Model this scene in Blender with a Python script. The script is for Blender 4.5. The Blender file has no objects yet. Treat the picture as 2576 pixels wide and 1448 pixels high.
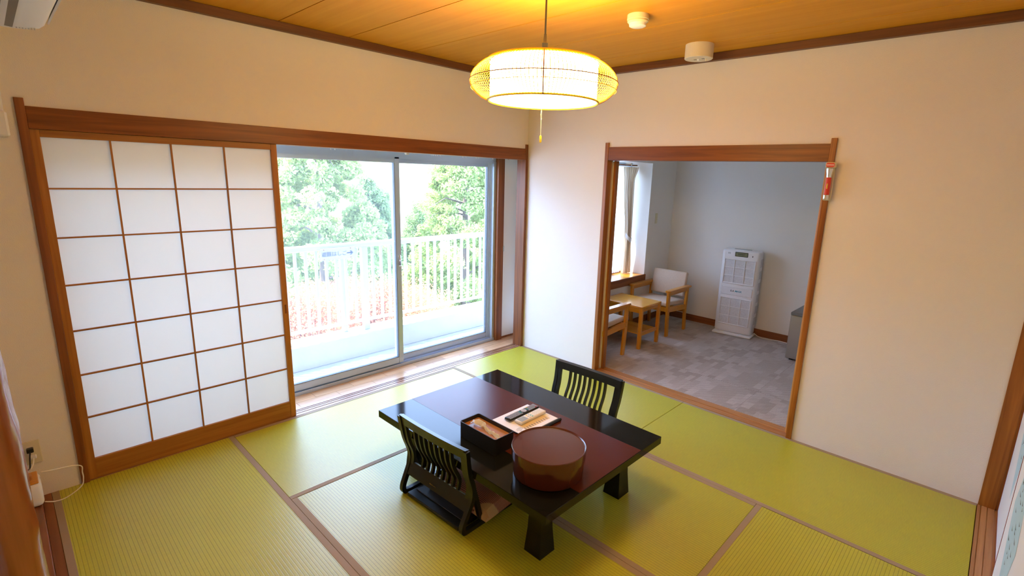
import bpy, bmesh, math, random
from mathutils import Vector, Matrix
import numpy as np
R = random.Random(7)
PI = math.pi
scn = bpy.context.scene
C = scn.collection

# ------------------------------------------------------------------ camera
CAM = Vector((-3.51496, -3.36828, 1.68989))
YAW, PITCH, ROLL = math.radians(43.0115), math.radians(-12.4571), math.radians(1.8628)
FPX, PPX, PPY = 1267.53, 46.46, -3.84
_f = Vector((math.cos(PITCH)*math.cos(YAW), math.cos(PITCH)*math.sin(YAW), math.sin(PITCH)))
_r0 = Vector((math.sin(YAW), -math.cos(YAW), 0)); _u0 = _r0.cross(_f)
_r = _r0*math.cos(ROLL) + _u0*math.sin(ROLL)
_u = _u0*math.cos(ROLL) - _r0*math.sin(ROLL)
cd = bpy.data.cameras.new('camera'); cam = bpy.data.objects.new('camera', cd); C.objects.link(cam)
cam.matrix_world = Matrix(((_r.x, _u.x, -_f.x, CAM.x), (_r.y, _u.y, -_f.y, CAM.y), (_r.z, _u.z, -_f.z, CAM.z), (0, 0, 0, 1)))
cd.sensor_fit = 'HORIZONTAL'; cd.sensor_width = 36; cd.lens = FPX*36/2576
cd.shift_x = -PPX/2576; cd.shift_y = PPY/2576
cd.clip_start = 0.01; cd.clip_end = 2000
scn.camera = cam
def un(px, py, axis, val):
    d = _f + _r*((px-1288-PPX)/FPX) - _u*((py-724-PPY)/FPX)
    k = 'xyz'.index(axis); return CAM + d*((val-CAM[k])/d[k])

# ------------------------------------------------------------------ world, sun, exposure
w = bpy.data.worlds.new('World'); scn.world = w; w.use_nodes = True
bg = w.node_tree.nodes['Background']; bg.inputs[0].default_value = (0.43, 0.62, 1.0, 1); bg.inputs[1].default_value = 11.6
sl = bpy.data.lights.new('sun_offscreen', 'SUN'); sl.energy = 20; sl.angle = math.radians(0.8); sl.color = (1.0, 0.96, 0.90)
so = bpy.data.objects.new('sun_offscreen', sl); C.objects.link(so)
so.rotation_euler = Vector((-0.42, 0.36, 0.95)).to_track_quat('Z', 'Y').to_euler(); so.location = (0, 5, 8)
vs = scn.view_settings
scn.display_settings.display_device = 'sRGB'
vs.view_transform = 'Standard'; vs.look = 'None'; vs.gamma = 1; vs.exposure = 0.3; vs.use_curve_mapping = False
scn.cycles.max_bounces = 10; scn.cycles.diffuse_bounces = 6; scn.cycles.transparent_max_bounces = 16
scn.cycles.use_denoising = True; scn.cycles.sample_clamp_indirect = 8
LAMP_COL = (1.0, 0.68, 0.27); LAMP_E = 27.0   # warm light leaving the lamp through its open top and its bottom disc; the drum itself is a pale paper glow

# ------------------------------------------------------------------ materials
MATS = {}
def nodes(m):
    m.use_nodes = True; nt = m.node_tree; return nt, nt.nodes, nt.links, nt.nodes['Principled BSDF']
def mat(name, col, rough=.5, spec=.5, metal=0, coat=0, bump=None, var=None):
    m = bpy.data.materials.new(name); nt, N, L, b = nodes(m)
    b.inputs['Base Color'].default_value = (*col, 1); b.inputs['Roughness'].default_value = rough
    b.inputs['Specular IOR Level'].default_value = spec; b.inputs['Metallic'].default_value = metal
    b.inputs['Coat Weight'].default_value = coat; b.inputs['Coat Roughness'].default_value = .03
    if bump or var: tc = N.new('ShaderNodeTexCoord')
    if bump:
        sc, st, dist = bump
        n = N.new('ShaderNodeTexNoise'); n.inputs['Scale'].default_value = sc; n.inputs['Detail'].default_value = 3
        L.new(tc.outputs['Object'], n.inputs['Vector'])
        bp = N.new('ShaderNodeBump'); bp.inputs['Strength'].default_value = st; bp.inputs['Distance'].default_value = dist
        L.new(n.outputs['Fac'], bp.inputs['Height']); L.new(bp.outputs['Normal'], b.inputs['Normal'])
    if var:
        sc, amt = var
        n = N.new('ShaderNodeTexNoise'); n.inputs['Scale'].default_value = sc; n.inputs['Detail'].default_value = 4
        L.new(tc.outputs['Object'], n.inputs['Vector'])
        mx = N.new('ShaderNodeMixRGB'); mx.inputs[1].default_value = (*[c*(1-amt) for c in col], 1); mx.inputs[2].default_value = (*[min(1, c*(1+amt)) for c in col], 1)
        L.new(n.outputs['Fac'], mx.inputs[0]); L.new(mx.outputs[0], b.inputs['Base Color'])
    MATS[name] = m; return m
def emit(name, col, strength):
    m = bpy.data.materials.new(name); nt, N, L, b = nodes(m)
    b.inputs['Base Color'].default_value = (.9, .88, .8, 1); b.inputs['Emission Color'].default_value = (*col, 1); b.inputs['Emission Strength'].default_value = strength
    MATS[name] = m
def wood(name, c1, c2, axis='z', rough=.4, fine=38, spec=.5, coat=0, vary=.25):
    m = bpy.data.materials.new(name); nt, N, L, b = nodes(m)
    tc = N.new('ShaderNodeTexCoord'); mp = N.new('ShaderNodeMapping'); oi = N.new('ShaderNodeObjectInfo')
    s = [fine]*3; s['xyz'.index(axis)] = fine*.045; mp.inputs['Scale'].default_value = s
    ml = N.new('ShaderNodeMath'); ml.operation = 'MULTIPLY'; ml.inputs[1].default_value = 37.0
    L.new(oi.outputs['Random'], ml.inputs[0]); L.new(ml.outputs[0], mp.inputs['Location'])
    L.new(tc.outputs['Object'], mp.inputs['Vector'])
    n = N.new('ShaderNodeTexNoise'); n.inputs['Scale'].default_value = 1; n.inputs['Detail'].default_value = 5; n.inputs['Distortion'].default_value = .6
    L.new(mp.outputs[0], n.inputs['Vector'])
    cr = N.new('ShaderNodeValToRGB'); cr.color_ramp.elements[0].position = .3; cr.color_ramp.elements[1].position = .72
    cr.color_ramp.elements[0].color = (*c1, 1); cr.color_ramp.elements[1].color = (*c2, 1)
    L.new(n.outputs['Fac'], cr.inputs[0])
    hv = N.new('ShaderNodeHueSaturation')
    mr = N.new('ShaderNodeMapRange'); mr.inputs[3].default_value = 1-vary/2; mr.inputs[4].default_value = 1+vary/2
    L.new(oi.outputs['Random'], mr.inputs[0]); L.new(mr.outputs[0], hv.inputs['Value']); L.new(cr.outputs[0], hv.inputs['Color'])
    L.new(hv.outputs[0], b.inputs['Base Color'])
    b.inputs['Roughness'].default_value = rough; b.inputs['Specular IOR Level'].default_value = spec; b.inputs['Coat Weight'].default_value = coat; b.inputs['Coat Roughness'].default_value = .08
    bp = N.new('ShaderNodeBump'); bp.inputs['Strength'].default_value = .12; bp.inputs['Distance'].default_value = .002
    L.new(n.outputs['Fac'], bp.inputs['Height']); L.new(bp.outputs['Normal'], b.inputs['Normal'])
    MATS[name] = m
def tatami(name, across):
    m = bpy.data.materials.new(name); nt, N, L, b = nodes(m)
    tc = N.new('ShaderNodeTexCoord'); sp = N.new('ShaderNodeSeparateXYZ'); L.new(tc.outputs['Object'], sp.inputs[0])
    def math_(op, a, v=None, v2=None):
        k = N.new('ShaderNodeMath'); k.operation = op; L.new(a, k.inputs[0])
        if v is not None:
            if hasattr(v, 'links'): L.new(v, k.inputs[1])
            else: k.inputs[1].default_value = v
        return k.outputs[0]
    a = sp.outputs['XYZ'.index(across)]; al = sp.outputs['XYZ'.index('Y' if across == 'X' else 'X')]
    rib = math_('ABSOLUTE', math_('SINE', math_('MULTIPLY', a, PI/.0145)))       # 0 in the valley between two ribs
    st = math_('SINE', math_('MULTIPLY', al, 2*PI/.0062))
    mp = N.new('ShaderNodeMapping'); s = [1, 1, 1]; s['XYZ'.index(across)] = 60; s['XYZ'.index('Y' if across == 'X' else 'X')] = 900; mp.inputs['Scale'].default_value = [v*.35 for v in s]
    L.new(tc.outputs['Object'], mp.inputs[0]); n = N.new('ShaderNodeTexNoise'); n.inputs['Scale'].default_value = 1; n.inputs['Detail'].default_value = 2; L.new(mp.outputs[0], n.inputs['Vector'])
    big = N.new('ShaderNodeTexNoise'); big.inputs['Scale'].default_value = 2.2; big.inputs['Detail'].default_value = 3; L.new(tc.outputs['Object'], big.inputs['Vector'])
    cr = N.new('ShaderNodeValToRGB'); e = cr.color_ramp.elements
    e[0].position = .0; e[0].color = (.26, .26, .015, 1); e[1].position = .36; e[1].color = (.54, .54, .035, 1)
    L.new(rib, cr.inputs[0])
    mx = N.new('ShaderNodeMixRGB'); mx.blend_type = 'MULTIPLY'; mx.inputs[0].default_value = .5
    c2 = N.new('ShaderNodeValToRGB'); c2.color_ramp.elements[0].position = .3; c2.color_ramp.elements[1].position = .75; c2.color_ramp.elements[0].color = (.72, .72, .62, 1); c2.color_ramp.elements[1].color = (1, 1, 1, 1)
    L.new(n.outputs['Fac'], c2.inputs[0]); L.new(cr.outputs[0], mx.inputs[1]); L.new(c2.outputs[0], mx.inputs[2])
    m2 = N.new('ShaderNodeMixRGB'); m2.blend_type = 'MULTIPLY'; m2.inputs[0].default_value = .35
    c3 = N.new('ShaderNodeValToRGB'); c3.color_ramp.elements[0].color = (.9, .85, .75, 1); c3.color_ramp.elements[1].color = (1, 1, 1, 1); c3.color_ramp.elements[0].position = .3; c3.color_ramp.elements[1].position = .65
    L.new(big.outputs['Fac'], c3.inputs[0]); L.new(mx.outputs[0], m2.inputs[1]); L.new(c3.outputs[0], m2.inputs[2])
    L.new(m2.outputs[0], b.inputs['Base Color'])
    h = math_('ADD', math_('MINIMUM', math_('MULTIPLY', rib, 2.2), 1.0), math_('MULTIPLY', st, .10))
    bp = N.new('ShaderNodeBump'); bp.inputs['Strength'].default_value = .30; bp.inputs['Distance'].default_value = .0009
    L.new(h, bp.inputs['Height']); L.new(bp.outputs['Normal'], b.inputs['Normal'])
    b.inputs['Roughness'].default_value = .36; b.inputs['Specular IOR Level'].default_value = .75
    MATS[name] = m
def carpet(name):
    m = bpy.data.materials.new(name); nt, N, L, b = nodes(m)
    tc = N.new('ShaderNodeTexCoord'); oi = N.new('ShaderNodeObjectInfo')
    br = N.new('ShaderNodeTexBrick'); br.inputs['Scale'].default_value = 1; br.inputs['Brick Width'].default_value = .125; br.inputs['Row Height'].default_value = .0625; br.inputs['Mortar Size'].default_value = .0
    br.inputs['Color1'].default_value = (.50, .42, .36, 1); br.inputs['Color2'].default_value = (.66, .58, .53, 1); br.inputs['Bias'].default_value = 0
    mp = N.new('ShaderNodeMapping'); cb = N.new('ShaderNodeCombineXYZ'); L.new(oi.outputs['Random'], cb.inputs[0]); L.new(oi.outputs['Random'], cb.inputs[1]); L.new(cb.outputs[0], mp.inputs['Location'])
    L.new(tc.outputs['Object'], mp.inputs[0]); L.new(mp.outputs[0], br.inputs['Vector'])
    wv = N.new('ShaderNodeTexWave'); wv.inputs['Scale'].default_value = 32; wv.inputs['Distortion'].default_value = 2; wv.inputs['Detail'].default_value = 2; wv.bands_direction = 'DIAGONAL'; L.new(mp.outputs[0], wv.inputs['Vector'])
    n = N.new('ShaderNodeTexNoise'); n.inputs['Scale'].default_value = 260; L.new(tc.outputs['Object'], n.inputs['Vector'])
    mx = N.new('ShaderNodeMixRGB'); mx.blend_type = 'MULTIPLY'; mx.inputs[0].default_value = .45; L.new(br.outputs['Color'], mx.inputs[1]); L.new(wv.outputs['Color'], mx.inputs[2])
    m2 = N.new('ShaderNodeMixRGB'); m2.blend_type = 'OVERLAY'; m2.inputs[0].default_value = .5; L.new(mx.outputs[0], m2.inputs[1]); L.new(n.outputs['Fac'], m2.inputs[2])
    L.new(m2.outputs[0], b.inputs['Base Color']); b.inputs['Roughness'].default_value = .95; b.inputs['Specular IOR Level'].default_value = .1
    bp = N.new('ShaderNodeBump'); bp.inputs['Strength'].default_value = .5; bp.inputs['Distance'].default_value = .003; L.new(wv.outputs['Fac'], bp.inputs['Height']); L.new(bp.outputs['Normal'], b.inputs['Normal'])
    MATS[name] = m
def translucent(name, col, frac=.5, rough=.9):
    m = bpy.data.materials.new(name); m.use_nodes = True; nt = m.node_tree; N, L = nt.nodes, nt.links
    out = N['Material Output']; N.remove(N['Principled BSDF'])
    d = N.new('ShaderNodeBsdfDiffuse'); t = N.new('ShaderNodeBsdfTranslucent'); mx = N.new('ShaderNodeMixShader')
    d.inputs[0].default_value = (*col, 1); t.inputs[0].default_value = (*col, 1); mx.inputs[0].default_value = frac
    L.new(d.outputs[0], mx.inputs[1]); L.new(t.outputs[0], mx.inputs[2]); L.new(mx.outputs[0], out.inputs[0]); MATS[name] = m
    return m
def glass(name, tint=(.96, .98, .98), veil=.06):  # translucent white mixed into the pane imitates the hazy glare over the view
    m = bpy.data.materials.new(name); m.use_nodes = True; nt = m.node_tree; N, L = nt.nodes, nt.links
    out = N['Material Output']; N.remove(N['Principled BSDF'])
    t = N.new('ShaderNodeBsdfTransparent'); g = N.new('ShaderNodeBsdfGlossy'); mx = N.new('ShaderNodeMixShader'); fr = N.new('ShaderNodeFresnel'); fr.inputs[0].default_value = 1.45
    t.inputs[0].default_value = (*tint, 1); g.inputs['Roughness'].default_value = .01
    L.new(fr.outputs[0], mx.inputs[0]); L.new(t.outputs[0], mx.inputs[1]); L.new(g.outputs[0], mx.inputs[2]); tr = N.new('ShaderNodeBsdfTranslucent'); tr.inputs[0].default_value = (.9, .95, 1, 1); m3 = N.new('ShaderNodeMixShader'); m3.inputs[0].default_value = veil
    L.new(mx.outputs[0], m3.inputs[1]); L.new(tr.outputs[0], m3.inputs[2]); L.new(m3.outputs[0], out.inputs[0]); MATS[name] = m

mat('plaster', (.80, .765, .73), .85, .2, bump=(260, .35, .004))
mat('plaster_side', (.80, .78, .74), .85, .2, bump=(180, .15, .002))
wood('wood_post', (.14, .038, .008), (.28, .092, .020), 'z', .38, spec=.4)
wood('wood_lintel_x', (.16, .043, .007), (.30, .094, .016), 'x', .4, spec=.35)
wood('wood_lintel_y', (.17, .045, .004), (.33, .105, .012), 'y', .38, spec=.35)
wood('wood_jamb', (.20, .058, .006), (.40, .145, .022), 'z', .38, spec=.4)
wood('wood_light_z', (.42, .17, .03), (.58, .27, .06), 'z', .4)
wood('wood_sill_y', (.34, .13, .03), (.52, .24, .075), 'y', .35)
wood('wood_sill_x', (.24, .11, .055), (.42, .23, .13), 'x', .25, spec=.7)
wood('wood_sill_tan', (.34, .16, .055), (.50, .27, .11), 'x', .4)
wood('wood_cornice_x', (.11, .035, .008), (.20, .07, .017), 'x', .5)
wood('wood_cornice_y', (.11, .035, .008), (.20, .07, .017), 'y', .5)
wood('shoji_wood_z', (.30, .105, .012), (.44, .18, .026), 'z', .5)
wood('shoji_wood_x', (.30, .105, .012), (.44, .18, .026), 'x', .5)
wood('ceiling_wood', (.60, .265, .012), (.68, .32, .025), 'y', .5, fine=20, spec=.2, vary=.10)
wood('parquet', (.46, .26, .13), (.64, .42, .25), 'x', .28, fine=30, vary=.3)
wood('furniture_wood', (.50, .185, .010), (.66, .28, .022), 'z', .3, fine=24, coat=.3, vary=.08)
wood('furniture_wood_y', (.55, .22, .010), (.72, .33, .028), 'y', .22, fine=24, coat=.5, vary=.08)
wood('furniture_wood_x', (.50, .185, .010), (.66, .28, .022), 'x', .3, fine=24, coat=.3, vary=.08)
wood('log_bark', (.15, .04, .006), (.36, .12, .03), 'z', .25, fine=22, coat=.6)
wood('toko_red', (.17, .04, .012), (.30, .085, .025), 'y', .25, coat=.4)
wood('baseboard', (.16, .048, .014), (.26, .085, .026), 'y', .4)
wood('tray_wood', (.36, .14, .03), (.50, .22, .06), 'y', .35, coat=.3)
tatami('tatami_x', 'X'); tatami('tatami_y', 'Y'); carpet('carpet')
mat('heri', (.36, .28, .19), .75, .3, bump=(700, .3, .001))
mat('alu', (.50, .63, .80), .28, .6, .3)
mat('alu_dark', (.10, .12, .14), .5)
mat('white_plastic', (.78, .79, .82), .35, .5)
mat('cream_plastic', (.70, .64, .45), .4)
mat('ivory', (.72, .66, .54), .5)
mat('black_plastic', (.012, .012, .012), .35)
mat('chrome', (.8, .8, .8), .15, .5, 1)
mat('gold', (.75, .48, .10), .3, .5, 1)
mat('lacquer_black', (.008, .008, .007), .08, .24)
mat('lacquer_chair', (.010, .012, .010), .28, .5, var=(30, .3))
mat('lacquer_red', (.09, .020, .012), .20, .20, bump=(900, .25, .0006))
mat('bucket', (.085, .016, .007), .22, .5, coat=.4, bump=(800, .12, .0004))
mat('matte_black', (.012, .013, .014), .55)
mat('paper', (.86, .86, .88), .8)
mat('paper_beige', (.75, .62, .42), .8)
translucent('tissue', (.86, .90, .98), .35)
mat('remote_white', (.80, .78, .72), .4)
mat('lcd', (.32, .38, .40), .25)
mat('lcd_green', (.20, .22, .13), .3)
mat('key_teal', (.05, .45, .42), .4); mat('key_red', (.6, .03, .05), .4); mat('key_grey', (.45, .47, .50), .4); mat('key_yellow', (.8, .6, .05), .4)
mat('ink', (.02, .02, .03), .6); mat('ink_blue', (.06, .11, .20), .6); mat('ink_teal', (.02, .25, .38), .5)
mat('red_plastic', (.62, .04, .02), .3)
mat('fabric_beige', (.58, .46, .36), .9, .1, bump=(500, .4, .002), var=(220, .25))
translucent('curtain', (.74, .64, .52), .45)
mat('filter', (.62, .63, .66), .9, var=(60, .2))
mat('steel', (.45, .41, .36), .32, .5, .9); mat('fridge_grey', (.16, .16, .15), .4)
mat('concrete', (.40, .41, .42), .9, .2, bump=(30, .3, .004), var=(6, .12))
mat('rail_white', (.52, .54, .56), .45)
mat('sign', (.52, .52, .44), .5); mat('rust', (.45, .16, .04), .9)
mat('trunk', (.20, .14, .11), .95, var=(9, .4))
mat('ground', (.22, .17, .11), 1, .1, var=(1.5, .4)); mat('hill', (.17, .18, .10), 1, 0, var=(.02, .3))
mat('fusuma', (.74, .77, .82), .7); mat('print_blue', (.42, .62, .72), .7); mat('fusuma_edge', (.25, .035, .03), .35)
mat('twig', (.45, .19, .10), 1, .1); mat('subfloor', (.42, .30, .18), .8)
mat('cable_white', (.80, .76, .68), .5)
mat('bamboo', (.86, .60, .02), .4); mat('bamboo_brown', (.33, .12, .03), .4)
translucent('shoji_paper', (.85, .835, .79), .43)
lm = translucent('lace', (.90, .92, .96), .65)
_n = lm.node_tree; _o = _n.nodes['Material Output']; _s = _o.inputs[0].links[0].from_socket; _t = _n.nodes.new('ShaderNodeBsdfTransparent'); _m = _n.nodes.new('ShaderNodeMixShader'); _m.inputs[0].default_value = .6
_n.links.new(_s, _m.inputs[1]); _n.links.new(_t.outputs[0], _m.inputs[2]); _n.links.new(_m.outputs[0], _o.inputs[0])
translucent('leaf_bright', (.38, .46, .16), .4); translucent('leaf_shaded', (.29, .38, .16), .4); translucent('leaf_dry', (.55, .27, .13), .3)  # back trees get a darker leaf copy, their shade put into the colour
glass('glass', veil=.03); glass('glass_veiled', veil=.07)  # the second pane carries more of the painted haze
emit('lamp_shade', (1, .72, .32), 24.0); emit('lamp_bottom', LAMP_COL, LAMP_E*.6); emit('lamp_top', LAMP_COL, LAMP_E*1.1)
def stripes():
    m = bpy.data.materials.new('zabuton'); nt, N, L, b = nodes(m); tc = N.new('ShaderNodeTexCoord')
    wv = N.new('ShaderNodeTexWave'); wv.inputs['Scale'].default_value = 38; wv.inputs['Distortion'].default_value = 2.5; wv.inputs['Detail'].default_value = 1; wv.bands_direction = 'X'; wv.inputs['Detail Scale'].default_value = .25
    L.new(tc.outputs['Object'], wv.inputs[0]); cr = N.new('ShaderNodeValToRGB'); e = cr.color_ramp.elements
    e[0].color = (.20, .065, .035, 1); e[1].color = (.52, .25, .16, 1); e[0].position = .3; e[1].position = .6; L.new(wv.outputs['Fac'], cr.inputs[0])
    ab = N.new('ShaderNodeVectorMath'); ab.operation = 'ABSOLUTE'; L.new(tc.outputs['Object'], ab.inputs[0]); dt = N.new('ShaderNodeVectorMath'); dt.operation = 'DOT_PRODUCT'; dt.inputs[1].default_value = (1, 1, 0); L.new(ab.outputs[0], dt.inputs[0]); c2 = N.new('ShaderNodeValToRGB'); c2.color_ramp.elements[0].position = .33; c2.color_ramp.elements[1].position = .335; L.new(dt.outputs['Value'], c2.inputs[0])
    mx = N.new('ShaderNodeMixRGB'); mx.inputs[2].default_value = (.58, .36, .17, 1); L.new(c2.outputs[0], mx.inputs[0]); L.new(cr.outputs[0], mx.inputs[1]); L.new(mx.outputs[0], b.inputs['Base Color'])
    b.inputs['Roughness'].default_value = .8; b.inputs['Specular IOR Level'].default_value = .2; MATS['zabuton'] = m
stripes()

# ------------------------------------------------------------------ mesh helpers
def B(): return bmesh.new()
def box(bm, x0, x1, y0, y1, z0, z1, bev=0, seg=1):
    x0, x1 = min(x0, x1), max(x0, x1); y0, y1 = min(y0, y1), max(y0, y1); z0, z1 = min(z0, z1), max(z0, z1)
    vs_ = [bm.verts.new((x, y, z)) for x in (x0, x1) for y in (y0, y1) for z in (z0, z1)]
    fs = [bm.faces.new([vs_[i] for i in q]) for q in ((0, 1, 3, 2), (4, 6, 7, 5), (0, 4, 5, 1), (2, 3, 7, 6), (0, 2, 6, 4), (1, 5, 7, 3))]
    if bev:
        ed = list({e for f in fs for e in f.edges})
        bmesh.ops.bevel(bm, geom=ed, offset=bev, segments=seg, affect='EDGES', profile=.5)
    return bm
def prism(bm, pts, axis, a, b_):
    """extrude a 2D polygon along axis; pts are given in the other two axes in xyz order"""
    k = 'xyz'.index(axis)
    def mk(p, v): q = list(p); q.insert(k, v); return bm.verts.new(q)
    A = [mk(p, a) for p in pts]; Bv = [mk(p, b_) for p in pts]; n = len(pts)
    bm.faces.new(A); bm.faces.new(Bv[::-1])
    for i in range(n): bm.faces.new((A[i], Bv[i], Bv[(i+1) % n], A[(i+1) % n]))
    bmesh.ops.recalc_face_normals(bm, faces=bm.faces); return bm
def lathe(bm, prof, cx=0, cy=0, n=32, cap=True):
    rings = []
    for r, z in prof:
        rings.append([bm.verts.new((cx+r*math.cos(2*PI*i/n), cy+r*math.sin(2*PI*i/n), z)) for i in range(n)])
    for a, b_ in zip(rings, rings[1:]):
        for i in range(n): bm.faces.new((a[i], a[(i+1) % n], b_[(i+1) % n], b_[i]))
    if cap: bm.faces.new(rings[0][::-1]); bm.faces.new(rings[-1])
    return bm
def catmull(pts, n=6):
    P = [Vector(p) for p in pts]; out = []
    for i in range(len(P)-1):
        p0 = P[max(i-1, 0)]; p1 = P[i]; p2 = P[i+1]; p3 = P[min(i+2, len(P)-1)]
        for k in range(n):
            t = k/n
            out.append(.5*((2*p1)+(-p0+p2)*t+(2*p0-5*p1+4*p2-p3)*t*t+(-p0+3*p1-3*p2+p3)*t**3))
    out.append(P[-1]); return out
def tube(bm, pts, r, n=8, cap=True):
    P = [Vector(p) for p in pts]; rings = []; up = Vector((0, 0, 1)); prev = None
    for i, p in enumerate(P):
        t = (P[min(i+1, len(P)-1)]-P[max(i-1, 0)]).normalized()
        a = prev if prev is not None else (Vector((1, 0, 0)) if abs(t.z) > .9 else up)
        s = t.cross(a)
        if s.length < 1e-5: s = t.cross(Vector((.3, .7, .2)))
        s.normalize(); q = s.cross(t).normalized(); prev = q
        rr = r[i] if isinstance(r, (list, tuple)) else r
        rings.append([bm.verts.new(p+rr*(math.cos(2*PI*k/n)*s+math.sin(2*PI*k/n)*q)) for k in range(n)])
    for a, b_ in zip(rings, rings[1:]):
        for i in range(n): bm.faces.new((a[i], a[(i+1) % n], b_[(i+1) % n], b_[i]))
    if cap: bm.faces.new(rings[0][::-1]); bm.faces.new(rings[-1])
    return bm
def ribbon(bm, path, ys, wid, th):
    """rectangular bar swept along a path in the x-z plane; ys gives the y of its centre at each point"""
    n = len(path); rings = []
    for i, (x, z) in enumerate(path):
        x0, z0 = path[max(i-1, 0)]; x1, z1 = path[min(i+1, n-1)]; d = math.hypot(x1-x0, z1-z0) or 1
        nx, nz = -(z1-z0)/d*th/2, (x1-x0)/d*th/2; y = ys[i]
        rings.append([bm.verts.new(v) for v in ((x-nx, y-wid/2, z-nz), (x-nx, y+wid/2, z-nz), (x+nx, y+wid/2, z+nz), (x+nx, y-wid/2, z+nz))])
    for a, b_ in zip(rings, rings[1:]):
        for i in range(4): bm.faces.new((a[i], a[(i+1) % 4], b_[(i+1) % 4], b_[i]))
    bm.faces.new(rings[0][::-1]); bm.faces.new(rings[-1])
    bmesh.ops.recalc_face_normals(bm, faces=bm.faces); return bm
def sm2(pts, n=5): return [(v.x, v.z) for v in catmull([(x, 0, z) for x, z in pts], n)]
def tag(o, label=None, cat=None, group=None, kind=None):
    if label: o['label'] = label
    if cat: o['category'] = cat
    if group: o['group'] = group
    if kind: o['kind'] = kind
    return o
def obj(name, bm, m, parent=None, smooth=False, loc=None, rz=0, **kw):
    if isinstance(bm, bpy.types.Mesh): me = bm
    else:
        me = bpy.data.meshes.new(name); bm.to_mesh(me); bm.free()
        if smooth:
            for p in me.polygons: p.use_smooth = True
            me.set_sharp_from_angle(angle=math.radians(35))
    if m and not me.materials: me.materials.append(MATS[m])
    o = bpy.data.objects.new(name, me); C.objects.link(o)
    if parent: o.parent = parent
    if loc: o.location = loc
    if rz: o.rotation_euler.z = rz
    return tag(o, **kw)
def thing(name, label, cat, loc=(0, 0, 0), rz=0, group=None, kind=None):
    o = bpy.data.objects.new(name, None); C.objects.link(o); o.empty_display_size = .05
    o.location = loc; o.rotation_euler.z = rz; return tag(o, label, cat, group, kind)
def bx(*a, **k): return box(B(), *a, **k)
def text_mesh(s, size, extrude=.0005, bold=0):
    cu = bpy.data.curves.new('lettering', 'FONT'); cu.body = s; cu.size = size; cu.extrude = extrude; cu.offset = bold; cu.resolution_u = 3; cu.align_x = 'CENTER'; cu.align_y = 'CENTER'
    o = bpy.data.objects.new('lettering', cu); C.objects.link(o); bpy.context.view_layer.update()
    me = bpy.data.meshes.new_from_object(o.evaluated_get(bpy.context.evaluated_depsgraph_get()))
    bpy.data.objects.remove(o); me.materials.clear(); return me
def copy_tree(o, parent=None):
    c = o.copy(); C.objects.link(c); c.parent = parent
    for ch in list(o.children): copy_tree(ch, c)
    return c

# ================================================================== THE ROOM SHELL
X = [0, -.8976, -1.769, -2.647, -3.501]; Y = [0, -.9035, -1.770, -2.644, -3.510]; HC = 2.53
fl = obj('floor', bx(-4.3, .09, -4.0, .1, -.16, -.03), 'subfloor', label='floor of the room laid with eight green tatami mats', cat='floor', kind='structure')
mats_ = [(X[1], X[0], Y[2], Y[0], 'y'), (X[1], X[0], Y[4], Y[2], 'y'), (X[3], X[1], Y[1], Y[0], 'x'), (X[2], X[1], Y[3], Y[1], 'y'), (X[3], X[2], Y[3], Y[1], 'y'), (X[3], X[1], Y[4], Y[3], 'x'), (X[4], X[3], Y[2], Y[0], 'y'), (X[4], X[3], Y[4], Y[2], 'y')]
for x0, x1, y0, y1, d in mats_:
    cx, cy = (x0+x1)/2, (y0+y1)/2; hx, hy = (x1-x0)/2-.001, (y1-y0)/2-.001
    o = obj('tatami_mat', bx(-hx, hx, -hy, hy, -.03, 0, bev=.002), 'tatami_y' if d == 'x' else 'tatami_x', fl, loc=(cx, cy, 0))
    for s in (-1, 1):
        if d == 'x': q = bx(-hx-.0003, hx+.0003, s*(hy-.029), s*(hy+.0003), -.025, .0012, bev=.0008)
        else: q = bx(s*(hx-.029), s*(hx+.0003), -hy-.0003, hy+.0003, -.025, .0012, bev=.0008)
        obj('cloth_border', q, 'heri', o)
# wooden edging along the alcove side
obj('trim_1', bx(-3.536, -3.5015, -3.5, -.001, -.03, .001), 'baseboard', label='dark wooden strip between tatami and the raised alcove step', cat='trim', kind='structure')
# window-side wall: above the lintel and to the left of the opening
bm = B(); box(bm, -3.36, 0, 0, .10, 1.92, 2.60); box(bm, -4.3, -3.36, 0, .10, -.16, 2.60)
obj('wall_back', bm, 'plaster', label='cream textured wall above and left of the shoji opening', cat='wall', kind='structure')
# door-side wall
bm = B(); box(bm, 0, .09, -.90, .10, -.16, 2.60); box(bm, 0, .09, -3.515, -2.54, -.16, 2.60); box(bm, 0, .09, -2.54, -.90, 1.90, 2.60)
obj('wall_right', bm, 'plaster', label='cream textured wall with the doorway to the carpeted room', cat='wall', kind='structure')
obj('wall_left', bx(-3.62, -3.50, -1.58, 0, 1.98, 2.60), 'plaster', label='short wall hanging above the alcove', cat='wall', kind='structure')
bm = B(); box(bm, -4.4, -4.3, -4.0, .1, -.16, 2.6); box(bm, -4.3, -3.68, -1.80, -1.72, -.1, 2.6); box(bm, -3.76, -3.68, -3.9, -1.80, -.1, 2.6)
obj('wall_alcove', bm, 'plaster', label='cream wall at the back of the alcove', cat='wall', kind='structure')
bm = B(); box(bm, -4.4, .09, -3.75, -3.66, -.16, 2.6); box(bm, -4.4, .09, -3.66, -3.515, 1.83, 2.6); box(bm, -3.9, -2.85, -3.66, -3.58, -.1, 1.83)
obj('wall_front', bm, 'plaster', label='cream wall above and beside the printed sliding doors', cat='wall', kind='structure')
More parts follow.
